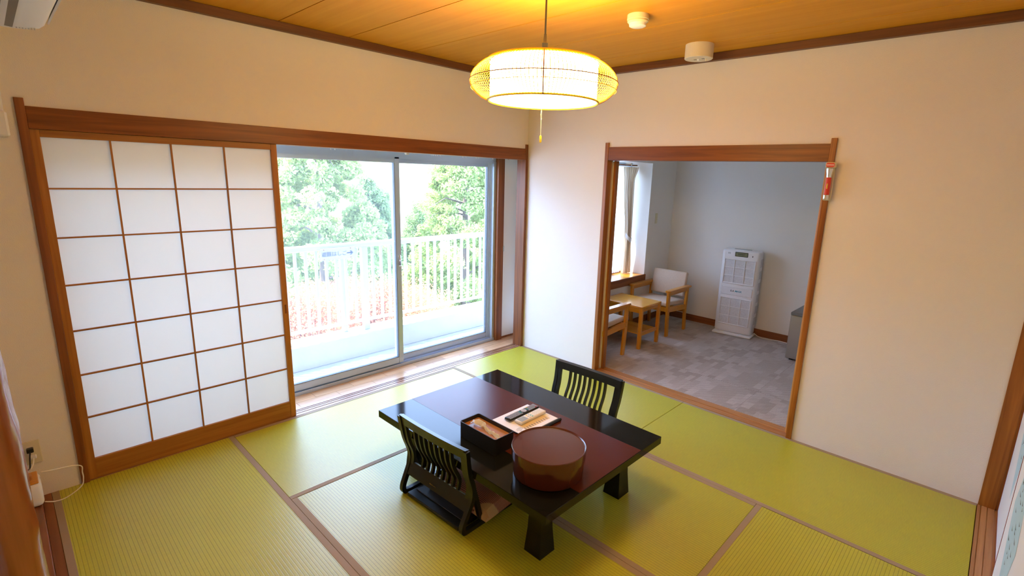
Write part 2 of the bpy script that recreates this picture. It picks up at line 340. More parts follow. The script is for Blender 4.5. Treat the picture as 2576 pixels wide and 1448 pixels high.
# ceiling: slab and boards
ce = obj('ceiling', bx(-4.4, 2.5, -4.0, .45, 2.60, 2.75), 'subfloor', label='ceiling of long honey coloured wooden boards', cat='ceiling', kind='structure')
xb = [0, -.29, -.80, -1.28, -1.76, -2.20, -2.68, -3.16, -3.50]
for a, b_ in zip(xb, xb[1:]):
    obj('ceiling_board', bx(b_+.003, a-.003, -3.515, 0, HC, HC+.014), 'ceiling_wood', ce)
obj('ceiling_board', bx(-4.3, -3.5, -4.0, 0, HC+.002, HC+.02), 'ceiling_wood', ce)
obj('trim_2', bx(-3.5, 0, -.040, 0, 2.482, HC, bev=.002), 'wood_cornice_x', label='brown wooden cornice above the window wall', cat='trim', kind='structure')
obj('trim_3', bx(-.040, 0, -3.515, -.04, 2.482, HC, bev=.002), 'wood_cornice_y', label='brown wooden cornice above the doorway wall', cat='trim', kind='structure')
# posts, lintel and sill of the window-side opening
obj('trim_4', bx(-3.381, -3.347, -.012, .10, 0, 1.960, bev=.0015), 'wood_post', label='dark wooden post at the alcove end of the shoji opening', cat='post', kind='structure')
obj('trim_5', bx(-.036, -.006, -.012, .10, 0, 1.964, bev=.0015), 'wood_post', label='dark wooden post in the corner beside the window', cat='post', kind='structure')
obj('trim_6', bx(-3.347, -.036, -.009, .10, 1.826, 1.926, bev=.0015), 'wood_lintel_x', label='long dark wooden lintel over shoji and window', cat='lintel', kind='structure')
sl_ = obj('trim_7', bx(-3.347, -.036, 0, .10, -.03, -.006), 'wood_sill_x', label='grooved wooden sill below shoji and window', cat='sill', kind='structure')
for y0, y1 in ((.001, .028), (.036, .058), (.066, .079), (.087, .10)):
    obj('rail_strip', bx(-3.347, -.036, y0, y1, -.006, .0015), 'wood_sill_x', sl_)
# recess beyond the sill: parquet strip, its side and head
pq = obj('floor_parquet', bx(-3.38, .30, .10, .46, -.16, -.012), 'subfloor', label='narrow strip of parquet floor in front of the window', cat='floor', kind='structure')
for row, (y0, y1) in enumerate(((.101, .205), (.206, .315))):
    x = -3.38+row*.15
    while x < .30:
        obj('parquet_block', bx(max(x, -3.38), min(x+.3015, .30), y0, y1, -.012, 0, bev=.0006), 'parquet', pq); x += .303
bm = B(); box(bm, -4.3, .42, .10, .46, 1.86, 2.60); box(bm, -4.3, -3.37, .10, .46, -.16, 1.86); box(bm, -.018, .42, .315, .46, -.16, 1.86); box(bm, .30, .42, -.35, .315, -.16, 2.60)
obj('wall_recess', bm, 'plaster_side', label='cream wall of the recess beside the window', cat='wall', kind='structure')
obj('baseboard_recess', bx(-.018, .30, .307, .315, 0, .018), 'wood_post', label='thin brown skirting in the window recess', cat='baseboard', kind='structure')
t = thing('trim_8', 'brown wooden window casing post beside the aluminium frame', 'trim', kind='structure')
obj('casing', bx(-.098, -.018, .285, .34, 0, 1.86, bev=.002), 'wood_post', t)
obj('catch', bx(-.03, -.014, .278, .286, .93, .985, bev=.002), 'chrome', t)
# aluminium sliding window
w1 = thing('window_1', 'aluminium sliding window onto the balcony', 'window', kind='structure')
bm = B(); box(bm, -3.37, -.098, .33, .455, 1.785, 1.86); box(bm, -3.37, -3.30, .33, .455, 0, 1.80); box(bm, -.125, -.098, .325, .455, 0, 1.80); box(bm, -.138, -.125, .36, .37, .03, 1.80); box(bm, -.138, -.125, .405, .415, .03, 1.8)
obj('frame', bm, 'alu', w1)
bm = B(); box(bm, -3.37, -.098, .318, .455, -.02, .012); box(bm, -3.37, -.098, .318, .322, .012, .026); box(bm, -3.37, -.098, .358, .364, .012, .034); box(bm, -3.37, -.098, .402, .408, .012, .034)
obj('track_sill', bm, 'alu', w1)
def sash(x0, x1, y, latch=0):
    s = thing('sash', None, None); s.parent = w1
    bm = B()
    box(bm, x0, x0+.045, y-.017, y+.017, .03, 1.80, bev=.002); box(bm, x1-.045, x1, y-.017, y+.017, .03, 1.80, bev=.002)
    box(bm, x0+.045, x1-.045, y-.014, y+.014, .03, .085, bev=.002); box(bm, x0+.045, x1-.045, y-.014, y+.014, 1.752, 1.80, bev=.002)
    me = bm; obj('sash_frame', me, 'alu', s)
    bm = B(); 
    for a, b_ in ((x0+.045, x0+.049), (x1-.049, x1-.045)): box(bm, a, b_, y-.016, y+.016, .085, 1.752)
    box(bm, x0+.045, x1-.045, y-.0155, y+.0155, .085, .089); obj('gasket', bm, 'alu_dark', s)
    bm = B(); v = [bm.verts.new(p) for p in ((x0+.04, y, .08), (x1-.04, y, .08), (x1-.04, y, 1.76), (x0+.04, y, 1.76))]; bm.faces.new(v); obj('glass_pane', bm, 'glass_veiled' if latch else 'glass', s)
    if latch:
        bm = B(); box(bm, x1-.034, x1-.012, y-.034, y-.016, .90, .99, bev=.004); tube(bm, [(x1-.023, y-.03, .945), (x1-.03, y-.045, .965), (x1-.035, y-.045, 1.0)], .006); obj('latch', bm, 'chrome', s, smooth=True)
sash(-1.215, -.118, .385); sash(-2.29, -1.172, .345+.002, 1); sash(-3.35, -2.245, .385)
# curtain rail with runners under the lintel
t = thing('curtain_rail', 'white curtain rail with loose runners under the dark lintel', 'curtain rail', (-1.6, .16, 1.845))
obj('rail', bx(-1.75, 1.57, -.012, .012, 0, .015, bev=.002), 'white_plastic', t)
for x in (.37, .62, .64, .66, .68, .71, .95, .985, 1.10, 1.13, 1.30, -.2, -.23):
    bm = B(); box(bm, x-.005, x+.005, -.006, .006, -.016, 0, bev=.002); tube(bm, catmull([(x, 0, -.014), (x+.004, -.004, -.022), (x, -.008, -.026), (x-.003, -.004, -.02)], 3), .0018, 6)
    obj('runner', bm, 'white_plastic', t)
obj('end_stop', bx(.38, .408, -.012, .012, -.03, 0, bev=.003), 'ivory', t); obj('end_hook', tube(B(), [(1.52, 0, 0), (1.50, -.01, -.02), (1.48, -.012, -.014)], .004), 'chrome', t)

# shoji
sh = thing('shoji_screen', 'sliding paper shoji screen with honey wood lattice in front of the window', 'shoji', (-2.7975, .02, .003))
SW, SZ = .549, 1.8225
for s in (-1, 1): obj('stile', bx(s*SW, s*(SW-.034), -.015, .015, 0, SZ, bev=.001), 'shoji_wood_z', sh)
obj('top_rail', bx(-SW+.034, SW-.034, -.013, .013, SZ-.034, SZ, bev=.001), 'shoji_wood_x', sh)
obj('bottom_rail', bx(-SW+.034, SW-.034, -.013, .013, 0, .112, bev=.001), 'shoji_wood_x', sh)
xi, z0_, z1_ = SW-.034, .112, SZ-.034
zs = [z0_+(z1_-z0_)*k/7 for k in range(8)]; xs = [-xi+2*xi*k/4 for k in range(5)]
for k in range(1, 7): obj('lattice_bar', bx(-xi, xi, -.0105, .002, zs[k]-.0038, zs[k]+.0038), 'shoji_wood_x', sh)
for k in range(1, 4): obj('lattice_bar', bx(xs[k]-.0038, xs[k]+.0038, -.011, .002, z0_, z1_), 'shoji_wood_z', sh)
for i in range(4):
    for k in range(7): obj('paper_pane', bx(xs[i]+.0001, xs[i+1]-.0001, .0025, .0031, zs[k]+.0001, zs[k+1]-.0001), 'shoji_paper', sh)
obj('finger_pull', bx(SW-.024, SW-.012, -.0158, -.0145, .74, .80, bev=.0005), 'wood_post', sh, label='dark brown finger pull')

# doorway to the carpeted room
t = thing('trim_9', 'brown doorway post beside the white wall near the window', 'post', (0, -.90, 0), kind='structure')
obj('post', bx(-.014, .05, -.016, .016, 0, 1.965, bev=.0015), 'wood_jamb', t)
obj('inner_strip', bx(.05, .066, -.012, .016, 0, 1.83), 'ivory', t)
obj('trim_10', bx(-.014, .05, -2.551, -2.519, 0, 1.962, bev=.0015), 'wood_jamb', label='brown doorway post that carries the red flashlight', cat='post', kind='structure')
obj('trim_11', bx(-.011, .095, -2.519, -.916, 1.826, 1.930, bev=.0015), 'wood_lintel_y', label='reddish wooden lintel over the doorway', cat='lintel', kind='structure')
sl_ = obj('trim_12', bx(.0, .135, -2.52, -.916, -.03, .006, bev=.001), 'wood_sill_y', label='orange grooved wooden threshold of the doorway', cat='sill', kind='structure')
obj('rail_strip', bx(.055, .066, -2.52, -.916, .006, .010, bev=.001), 'wood_sill_y', sl_)
obj('trim_13', bx(.052, .098, -2.520, -2.492, 0, 1.83, bev=.010, seg=3), 'wood_light_z', label='light rounded door stop inside the flashlight post', cat='trim', kind='structure')
t = thing('door_1', 'sliding door pushed into its pocket, only its wooden edge showing', 'door', (.09, -.92, .01), kind='structure')
obj('panel', bx(-.015, .015, -.005, .34, 0, 1.81), 'ivory', t); obj('edge_stile', bx(-.022, .024, -.024, -.004, 0, 1.815, bev=.0015), 'wood_jamb', t)
obj('hook_latch', bx(-.034, -.025, -.012, -.004, .30, .35, bev=.002), 'gold', t, label='small brass hook')

# printed sliding doors along the camera-side wall
bm = B(); box(bm, -.006, .09, -3.583, -3.513, 0, 2.482); box(bm, .0, .09, -3.66, -3.583, 0, 2.482)
obj('trim_14', bm, 'wood_jamb', label='orange brown corner post beside the printed sliding door', cat='post', kind='structure')
obj('trim_15', bx(-3.5, 0, -3.66, -3.513, 1.80, 1.90), 'wood_lintel_x', label='wooden lintel over the printed sliding doors', cat='lintel', kind='structure')
sl_ = obj('trim_16', bx(-3.5, -.0, -3.655, -3.512, -.03, -.003), 'wood_sill_tan', label='grooved wooden sill below the printed sliding doors', cat='sill', kind='structure')
for y0, y1 in ((-3.525, -3.512), (-3.552, -3.529), (-3.582, -3.556)): obj('rail_strip', bx(-3.5, -.006, y0, y1, -.003, .001), 'wood_sill_tan', sl_)
def fusuma(x0, x1, y, label, seed, dia):
    t = thing('fusuma_door', label, 'sliding door', ((x0+x1)/2, y, .002), group=None); hw = (x1-x0)/2
    obj('panel', bx(-hw+.004, hw-.004, -.009, .009, .004, 1.796), 'fusuma', t)
    bm = B(); box(bm, hw-.004, hw, -.0105, .0105, 0, 1.8); box(bm, -hw, -hw+.004, -.0105, .0105, 0, 1.8); box(bm, -hw, hw, -.0105, .0105, 0, .004); box(bm, -hw, hw, -.0105, .0105, 1.796, 1.8)
    obj('edge_frame', bm, 'fusuma_edge', t)
    rr = random.Random(seed); cx = (x0+x1)/2
    for k, (wx, pz, hh, hv) in enumerate(dia):
        px = wx-cx; P4 = [(max(-hw+.006, px-hh), pz), (px, min(1.79, pz+hv)), (min(hw-.006, px+hh), pz), (px, max(.006, pz-hv))]
        bm = B(); v = [bm.verts.new((a, .0095, b_)) for a, b_ in P4]; bm.faces.new(v); obj('printed_diamond', bm, 'print_blue', t)
        bm = B()
        for q in range(26):
            ax, az = px+rr.uniform(-.5, .5)*hh, pz+rr.uniform(-.45, .45)*hv; l = rr.uniform(.012, .03)
            v = [bm.verts.new(p) for p in ((ax-l, .0098, az+.004), (ax, .0098, az-.005), (ax+l, .0098, az+.005), (ax, .0098, az+.003))]; bm.faces.new(v)
        obj('printed_specks', bm, 'ink', t, kind='stuff')
fusuma(-.965, -.002, -3.604, 'pale printed fusuma door standing against the corner post', 3, [(-.43, .68, .20, .40), (-.78, 1.3, .17, .40)])
fusuma(-1.86, -.935, -3.575, 'pale printed fusuma door with dark red edge overlapping the other', 5, [(-1.24, .56, .20, .36), (-1.62, 1.1, .20, .40), (-1.66, .30, .16, .26)])
fusuma(-2.85, -1.83, -3.604, 'pale printed fusuma door farthest from the corner post', 8, [(-2.2, .7, .20, .36), (-2.6, 1.2, .18, .36)])

# alcove step and the log post
obj('floor_alcove', bx(-4.3, -3.537, -1.72, -.001, -.1, .10, bev=.003), 'toko_red', label='raised reddish brown wooden alcove step', cat='step', kind='structure')
bm = B(); n = 28; rings = []
for k in range(64):
    z = .10+k*(2.43/63); ring = []
    for i in range(n):
        a = 2*PI*i/n; r = .0605+.0022*math.sin(3*a+z*4)+.0018*math.sin(5*a-z*11)+.0014*math.sin(9*a+z*23)+R.uniform(-.0007, .0007)
        for za, aa in ((.75, -.6), (1.2, -.9), (.45, .2), (1.55, -.2), (1.02, .3)): r += .006*math.exp(-((z-za)/.03)**2-((math.sin((a-aa)/2))/.18)**2)
        ring.append(bm.verts.new((r*math.cos(a), r*math.sin(a), z)))
    rings.append(ring)
for a, b_ in zip(rings, rings[1:]):
    for i in range(n): bm.faces.new((a[i], a[(i+1) % n], b_[(i+1) % n], b_[i]))
bm.faces.new(rings[0][::-1]); bm.faces.new(rings[-1])
obj('log_post', bm, 'log_bark', smooth=True, loc=(-3.604, -1.62, 0), label='glossy knobbly natural log post at the alcove', cat='post')
obj('trim_17', bx(-3.64, -3.572, -.012, 0, .10, .36), 'wood_jamb', label='short brown board on the wall beside the outlet', cat='trim', kind='structure')

# ================================================================== CARPETED ROOM
cf = obj('floor_carpet', bx(.09, 2.34, -3.6, -.35, -.16, -.012), 'subfloor', label='patterned beige carpet floor of the next room', cat='floor', kind='structure')
cb_ = bx(0, .499, 0, .499, -.012, .0); cme = bpy.data.meshes.new('carpet_tile'); cb_.to_mesh(cme); cb_.free(); cme.materials.append(MATS['carpet'])
for i in range(5):
    for k in range(7):
        x0 = .137+i*.5; y0 = -3.6+k*.5-.0
        if x0+.5 > 2.30 or y0+.5 > -.36:
            x1, y1 = min(x0+.499, 2.24), min(y0+.499, -.351)
            if x1-x0 > .02 and y1-y0 > .02: obj('carpet_tile', bx(0, x1-x0, 0, y1-y0, -.012, 0), 'carpet', cf, loc=(x0, y0, 0))
        else: obj('carpet_tile', cme, None, cf, loc=(x0, y0, 0))
obj('wall_far', bx(2.24, 2.34, -3.6, -.35, -.16, 2.60), 'plaster_side', label='cream wall behind the air purifier', cat='wall', kind='structure')
bm = B(); box(bm, 1.68, 2.34, -.35, -.05, -.16, 2.60); box(bm, .42, 1.68, -.35, -.05, 1.862, 2.60); box(bm, .42, 1.68, -.35, -.05, -.16, .50)
obj('wall_bay', bm, 'plaster_side', label='cream wall around the curtained bay window', cat='wall', kind='structure')
bm = B(); box(bm, .09, 2.34, -3.7, -3.6, -.16, 2.60); obj('wall_near', bm, 'plaster_side', label='cream wall at the near end of the carpeted room', cat='wall', kind='structure')
obj('ceiling_plain', bx(.09, 2.24, -3.6, -.35, 2.40, 2.44), 'plaster_side', label='plain white ceiling of the carpeted room', cat='ceiling', kind='structure')
obj('baseboard_far', bx(2.228, 2.24, -3.6, -.35, 0, .078, bev=.001), 'baseboard', label='brown baseboard below the wall behind the air purifier', cat='baseboard', kind='structure')
obj('baseboard_bay', bx(.10, 2.228, -.362, -.35, 0, .078, bev=.001), 'wood_lintel_x', label='brown baseboard under the bay window', cat='baseboard', kind='structure')
t = thing('window_ledge', 'glossy orange wooden ledge of the curtained bay window', 'ledge', kind='structure')
obj('top_board', bx(.42, 1.68, -.345, -.09, .572, .586), 'furniture_wood_x', t); obj('front_board', bx(.42, 1.70, -.362, -.345, .50, .590, bev=.002), 'wood_lintel_x', t); obj('back_strip', bx(.42, 1.68, -.09, -.05, .586, .60), 'wood_post', t)
w2 = thing('window_2', 'bright window behind the lace curtain', 'window', kind='structure')
bm = B(); box(bm, .42, .46, -.085, -.05, .60, 1.86); box(bm, 1.64, 1.68, -.085, -.05, .60, 1.86); box(bm, .46, 1.64, -.085, -.05, .60, .64); box(bm, .46, 1.64, -.085, -.05, 1.82, 1.86); box(bm, 1.03, 1.07, -.085, -.05, .64, 1.82); obj('frame', bm, 'alu', w2)
bm = B(); v = [bm.verts.new(p) for p in ((.46, -.065, .64), (1.64, -.065, .64), (1.64, -.065, 1.82), (.46, -.065, 1.82))]; bm.faces.new(v); obj('glass_pane', bm, 'glass', w2)
# curtains
def drape(name, label, m, rows, y, amp, folds, nz=40, nx=90, parent_bits=None):
    t = thing(name, label, 'curtain', (0, 0, 0)); bm = B(); g = []
    for j in range(nz+1):
        f = j/nz; z = rows[0][0]+(rows[-1][0]-rows[0][0])*f
        for (za, a0, a1), (zb, b0, b1) in zip(rows, rows[1:]):
            if min(za, zb)-1e-6 <= z <= max(za, zb)+1e-6:
                u = (z-za)/(zb-za); u = u*u*(3-2*u); xl = a0+(b0-a0)*u; xr = a1+(b1-a1)*u
        row = []
        for i in range(nx+1):
            s = i/nx; ph = 2*PI*folds*s
            row.append(bm.verts.new((xl+(xr-xl)*s+.006*math.sin(ph*2+1), y+amp*math.sin(ph)+amp*.3*math.sin(ph*2.3+f*4), z)))
        g.append(row)
    for a, b_ in zip(g, g[1:]):
        for i in range(nx): bm.faces.new((a[i], a[i+1], b_[i+1], b_[i]))
    o = obj('cloth', bm, m, t, smooth=False)
    for p in o.data.polygons: p.use_smooth = True
    return t
t = drape('curtain', 'beige gathered curtain tied back at the bay window', 'curtain', [(1.815, 1.40, 1.67), (1.66, 1.43, 1.60), (1.02, 1.515, 1.605), (.592, 1.50, 1.64)], -.165, .020, 6)
bm = B(); pts = [(1.505, -.165, 1.05), (1.53, -.20, 1.0), (1.57, -.205, .985), (1.61, -.19, 1.01), (1.632, -.16, 1.045)]
P_ = catmull(pts, 4); lo = [bm.verts.new((p.x, p.y, p.z-.026)) for p in P_]; hi = [bm.verts.new((p.x, p.y, p.z+.026)) for p in P_]
for i in range(len(P_)-1): bm.faces.new((lo[i], lo[i+1], hi[i+1], hi[i]))
obj('tie_back', bm, 'paper', t, smooth=True)
drape('lace_curtain', 'sheer white lace curtain at the bay window', 'lace', [(1.80, .44, 1.56), (.60, .44, 1.50)], -.115, .010, 26, nz=6, nx=300)
t = thing('curtain_rod', 'dark curtain rod above the bay window curtains', 'curtain rail', (0, 0, 0)); obj('rod', tube(B(), [(.42, -.15, 1.835), (1.67, -.15, 1.835)], .008), 'wood_post', t); obj('bracket', bx(1.53, 1.55, -.16, -.05, 1.828, 1.86), 'ivory', t)
t = thing('light_switch', 'cream light switch plate on the wall above the armchair', 'switch', (1.85, -.351, 1.18)); obj('plate', bx(-.022, .022, -.008, 0, 0, .118, bev=.002), 'cream_plastic', t)
for z in (.045, .072): obj('button', bx(-.008, .008, -.011, -.007, z-.009, z+.009, bev=.001), 'cream_plastic', t)

def armchair(label, loc, rz):
    t = thing('armchair', label, 'armchair', loc, rz, 'pair of wooden armchairs at the side table')
    for s in (-1, 1):
        y = s*.228
        bm = B(); ribbon(bm, [(.205, 0), (.222, .25), (.232, .50)], [y]*3, .024, .042); obj('leg', bm, 'furniture_wood', t)
        bm = B(); ribbon(bm, [(-.205, 0), (-.185, .22), (-.20, .50)], [y]*3, .024, .040); obj('leg', bm, 'furniture_wood', t)
        bm = B(); prism(bm, [(-.245, y-.03), (.25, y-.032), (.268, y-.02), (.272, y), (.268, y+.02), (.25, y+.032), (-.245, y+.03)], 'z', .498, .520)
        bmesh.ops.bevel(bm, geom=[e for e in bm.edges], offset=.004, segments=2, affect='EDGES'); obj('armrest', bm, 'furniture_wood_x', t)
        obj('arm_rail', bx(-.18, .222, y-.010, y+.010, .462, .499), 'furniture_wood_x', t)
        bm = B(); ribbon(bm, [(-.195, .275), (.225, .305)], [y*.985]*2, .024, .055); obj('side_rail', bm, 'furniture_wood_x', t)
        for zz in (.285, .325): obj('screw_cap', bx(.213, .221, y+s*.0115, y+s*.0125, zz, zz+.008), 'wood_post', t)
    bm = B(); box(bm, .19, .215, -.218, .218, .275, .325); obj('front_rail', bm, 'furniture_wood', t); obj('rear_rail', bx(-.2, -.178, -.218, .218, .21, .255), 'furniture_wood', t)
    bm = B(); box(bm, -.19, .235, -.212, .212, -.026, .026, bev=.018, seg=3); bmesh.ops.rotate(bm, verts=bm.verts, cent=(0, 0, 0), matrix=Matrix.Rotation(math.radians(-4), 3, 'Y')); bmesh.ops.translate(bm, verts=bm.verts, vec=(0, 0, .345)); obj('seat', bm, 'fabric_beige', t, smooth=True)
    bm = B(); box(bm, -.026, .026, -.212, .212, -.14, .14, bev=.018, seg=3); bmesh.ops.rotate(bm, verts=bm.verts, cent=(0, 0, 0), matrix=Matrix.Rotation(math.radians(-11), 3, 'Y')); bmesh.ops.translate(bm, verts=bm.verts, vec=(-.195, 0, .525)); obj('backrest', bm, 'fabric_beige', t, smooth=True)
armchair('beige upholstered wooden armchair facing the side table, standing by the far wall', (1.615, -.615, 0), PI)
armchair('beige upholstered wooden armchair mostly hidden behind the doorway post', (.335, -.615, 0), 0)
t = thing('side_table', 'small glossy orange wooden side table between two armchairs', 'table', (.98, -.632, 0))
obj('tabletop', bx(-.192, .192, -.248, .248, .425, .445, bev=.004, seg=2), 'furniture_wood_y', t)
for sx in (-1, 1):
    obj('apron', bx(sx*.178, sx*.162, -.235, .235, .372, .425), 'furniture_wood_y', t)
    for sy in (-1, 1):
        bm = B(); box(bm, sx*.192, sx*.156, sy*.248, sy*.214, 0, .440, bev=.005, seg=2); obj('leg', bm, 'furniture_wood', t)
for sy in (-1, 1):
    obj('apron', bx(-.16, .16, sy*.235, sy*.219, .385, .425), 'furniture_wood_x', t); obj('stretcher', bx(-.16, .16, sy*.238, sy*.224, .135, .172), 'furniture_wood_x', t)
obj('shelf', bx(-.165, .165, -.225, .225, .148, .160), 'furniture_wood_y', t)

# air purifier (front faces -x in its own frame)
t = thing('air_purifier', 'tall white air purifier with gridded filters against the far wall', 'air purifier', (2.105, -1.312, 0), .09)
PW = .20
body = bx(-.082, .085, -PW, PW, .025, .965, bev=.03, seg=4); obj('body', body, 'white_plastic', t, smooth=True)
obj('base_plate', bx(-.115, .10, -PW-.012, PW+.012, 0, .026, bev=.012, seg=2), 'white_plastic', t, smooth=True)
def grille(z0, z1, nr, nm):
    f = thing(nm, None, None); f.parent = t
    bm = B(); a, b_ = -PW+.033, PW-.033
    box(bm, -.0905, -.080, a, a+.012, z0, z1, bev=.004); box(bm, -.0905, -.08, b_-.012, b_, z0, z1, bev=.004); box(bm, -.0905, -.08, a, b_, z0, z0+.012, bev=.004); box(bm, -.0905, -.08, a, b_, z1-.012, z1, bev=.004)
    obj('surround', bm, 'white_plastic', f); obj('filter_sheet', bx(-.0835, -.0825, a+.006, b_-.006, z0+.006, z1-.006), 'filter', f)
    bm = B()
    for k in range(1, 3):
        y = a+(b_-a)*k/3; box(bm, -.0885, -.083, y-.0035, y+.0035, z0+.01, z1-.01); z = z0+(z1-z0)*k/3; box(bm, -.0885, -.083, a+.01, b_-.01, z-.0035, z+.0035)
    obj('grid_bars', bm, 'white_plastic', f)
grille(.585, .862, 3, 'filter_panel'); grille(.118, .430, 3, 'filter_panel')
lp = thing('logo_panel', None, None); lp.parent = t
obj('plate', bx(-.0865, -.08, -PW+.035, PW-.035, .455, .555, bev=.004), 'white_plastic', lp)
bm = B()
for i in range(24):
    for k in range(7):
        y, z = -PW+.048+i*.0132, .467+k*.0125; box(bm, -.0872, -.086, y-.0035, y+.0035, z-.003, z+.003)
obj('hole_pattern', bm, 'filter', lp, kind='stuff')
def wall_text(s, size, m, parent, loc, rot, bold=0):
    o = obj('lettering', text_mesh(s, size, bold=bold), m, parent); o.rotation_euler = rot; o.location = loc; return o
FX = (PI/2, 0, -PI/2)
obj('label_patch', bx(-.0880, -.087, -.062, .062, .492, .520), 'white_plastic', lp)
wall_text('E.A', .029, 'ink', lp, (-.0885, .044, .506), FX, .0005); wall_text('MASK', .029, 'ink_teal', lp, (-.0885, -.022, .506), FX, .0005)
dp = obj('display', bx(-.0855, -.08, -.075, .06, .893, .942, bev=.003), 'black_plastic', t); obj('lcd_screen', bx(-.0865, -.085, -.068, .053, .899, .936), 'lcd_green', dp)
wall_text('00007', .030, 'ink', dp, (-.087, -.008, .917), FX)
for y in (.115, .13): obj('indicator', bx(-.0835, -.08, y-.005, y+.005, .915, .93), 'key_grey', t)
obj('button', bx(-.0835, -.08, -.128, -.120, .90, .915), 'black_plastic', t)
obj('top_vent', bx(-.02, .01, -.09, .09, .964, .967), 'lcd', t)
bm = B()
for k in range(6): box(bm, -.03+.0, .055, -PW-.0008, -PW+.002, .14+k*.13, .23+k*.13)
obj('side_vents', bm, 'filter', t)
t = thing('refrigerator', 'small grey refrigerator with stainless door behind the doorway post', 'refrigerator', (1.652, -2.0, 0))
obj('cabinet', bx(.03, .47, -.50, -.004, .012, .475, bev=.004), 'fridge_grey', t); obj('door', bx(0, .028, -.50, 0, .02, .452, bev=.004), 'steel', t); obj('top_panel', bx(-.002, .475, -.502, .002, .453, .482, bev=.004), 'fridge_grey', t)
obj('foot', bx(.03, .06, -.06, -.03, 0, .014), 'black_plastic', t); obj('foot', bx(.40, .44, -.06, -.03, 0, .014), 'black_plastic', t); obj('foot', bx(.03, .06, -.48, -.45, 0, .014), 'black_plastic', t)
obj('power_cord', tube(B(), catmull([(2.205, -1.50, .03), (2.19, -1.56, .006), (2.17, -1.66, .006), (2.20, -1.76, .006), (2.19, -1.86, .006), (2.17, -2.0, .006)], 5), .0045, 6), 'cable_white', smooth=True, label='white power cord running from the air purifier towards the refrigerator', cat='cord')

# ================================================================== CEILING ITEMS
LC = (-1.755, -1.766)
t = thing('pendant_lamp', 'round pendant lamp with white drum shade and yellow bamboo cage', 'lamp', (LC[0], LC[1], 2.008))
def rprof(f): return .243+.082*math.sin(PI*min(1, max(0, f)))**.75
HZ = .167
obj('shade_drum', lathe(B(), [(.238, .003), (.238, HZ-.004)], n=64, cap=False), 'lamp_shade', t, smooth=True)
obj('bottom_diffuser', lathe(B(), [(.001, .004), (.236, .0035), (.238, .003)], n=64, cap=False), 'lamp_bottom', t)
obj('top_diffuser', lathe(B(), [(.238, HZ-.004), (.05, HZ-.003)], n=64, cap=False), 'lamp_top', t)
bm = B(); NR = 124
for i in range(NR):
    a = 2*PI*i/NR; tube(bm, [(rprof(k/10)*math.cos(a), rprof(k/10)*math.sin(a), HZ*k/10) for k in range(11)], .0014, 4, cap=False)
obj('bamboo_cage', bm, 'bamboo', t, kind='stuff')
def ring(r, z, rad, m, nm): obj(nm, tube(B(), [(r*math.cos(2*PI*k/72), r*math.sin(2*PI*k/72), z) for k in range(73)], rad, 6), m, t, smooth=True)
ring(.246, .002, .0045, 'bamboo', 'bottom_hoop'); ring(.246, HZ, .0055, 'bamboo', 'top_hoop'); ring(.328, HZ*.48, .0020, 'bamboo_brown', 'middle_hoop'); ring(.322, HZ*.30, .0014, 'bamboo', 'lower_hoop')
for a in [math.radians(222)+k*PI/2 for k in range(4)]:
    pts = [((rprof(k/12)+.003)*math.cos(a), (rprof(k/12)+.003)*math.sin(a), HZ*k/12) for k in range(13)]; obj('main_strut', tube(B(), pts, .0028, 5), 'bamboo_brown', t)
obj('cap', lathe(B(), [(.034, HZ+.015), (.034, HZ+.026), (.02, HZ+.040), (.013, HZ+.050), (.013, HZ+.078), (.008, HZ+.085), (.006, HZ+.115)], n=24), 'black_plastic', t, smooth=True)
obj('cap_plate', lathe(B(), [(.05, HZ-.003), (.05, HZ+.015)], n=24), 'black_plastic', t)
obj('cord', tube(B(), [(0, 0, HZ+.10), (0, 0, 2.53-2.008)], .0042, 8), 'black_plastic', t)
ps = obj('pull_string', tube(B(), [(-.09, -.075, .004), (-.09, -.075, -.05), (-.0905, -.0755, -.17)], .0011, 5), 'cable_white', t)
obj('clip', tube(B(), catmull([(-.09, -.075, -.048), (-.086, -.075, -.06), (-.087, -.075, -.078), (-.091, -.075, -.085), (-.0935, -.075, -.075), (-.09, -.075, -.05)], 3), .0014, 5), 'chrome', ps)
obj('toggle', lathe(B(), [(.0025, -.150), (.0048, -.154), (.0050, -.176), (.003, -.181)], -.0905, -.0755, 12), 'key_yellow', ps, smooth=True)
t = thing('smoke_detector', 'cream round smoke detector with white sensor face on the wooden ceiling', 'smoke detector', (-1.035, -1.768, HC))
obj('base', lathe(B(), [(.056, 0), (.057, -.024), (.050, -.028)], n=32), 'cream_plastic', t, smooth=True); obj('collar', lathe(B(), [(.053, -.026), (.055, -.034), (.046, -.042)], n=32), 'cream_plastic', t, smooth=True); obj('sensor', lathe(B(), [(.046, -.038), (.044, -.054), (.036, -.058)], n=32), 'white_plastic', t, smooth=True)
t = thing('emergency_light', 'cream cylindrical emergency light on the ceiling near the doorway wall', 'emergency light', (-.285, -1.757, HC))
obj('housing', lathe(B(), [(.087, 0), (.087, -.082), (.084, -.085)], n=40), 'ivory', t, smooth=True); obj('bulb', lathe(B(), [(.008, -.083), (.008, -.092), (.004, -.095)], n=12), 'white_plastic', t)
for y in (-.03, .022): obj('indicator', bx(-.006, .006, y-.008, y+.008, -.087, -.083), 'fridge_grey', t)
obj('test_switch', lathe(B(), [(.004, -.083), (.003, -.10)], .01, -.045, 8), 'ivory', t)

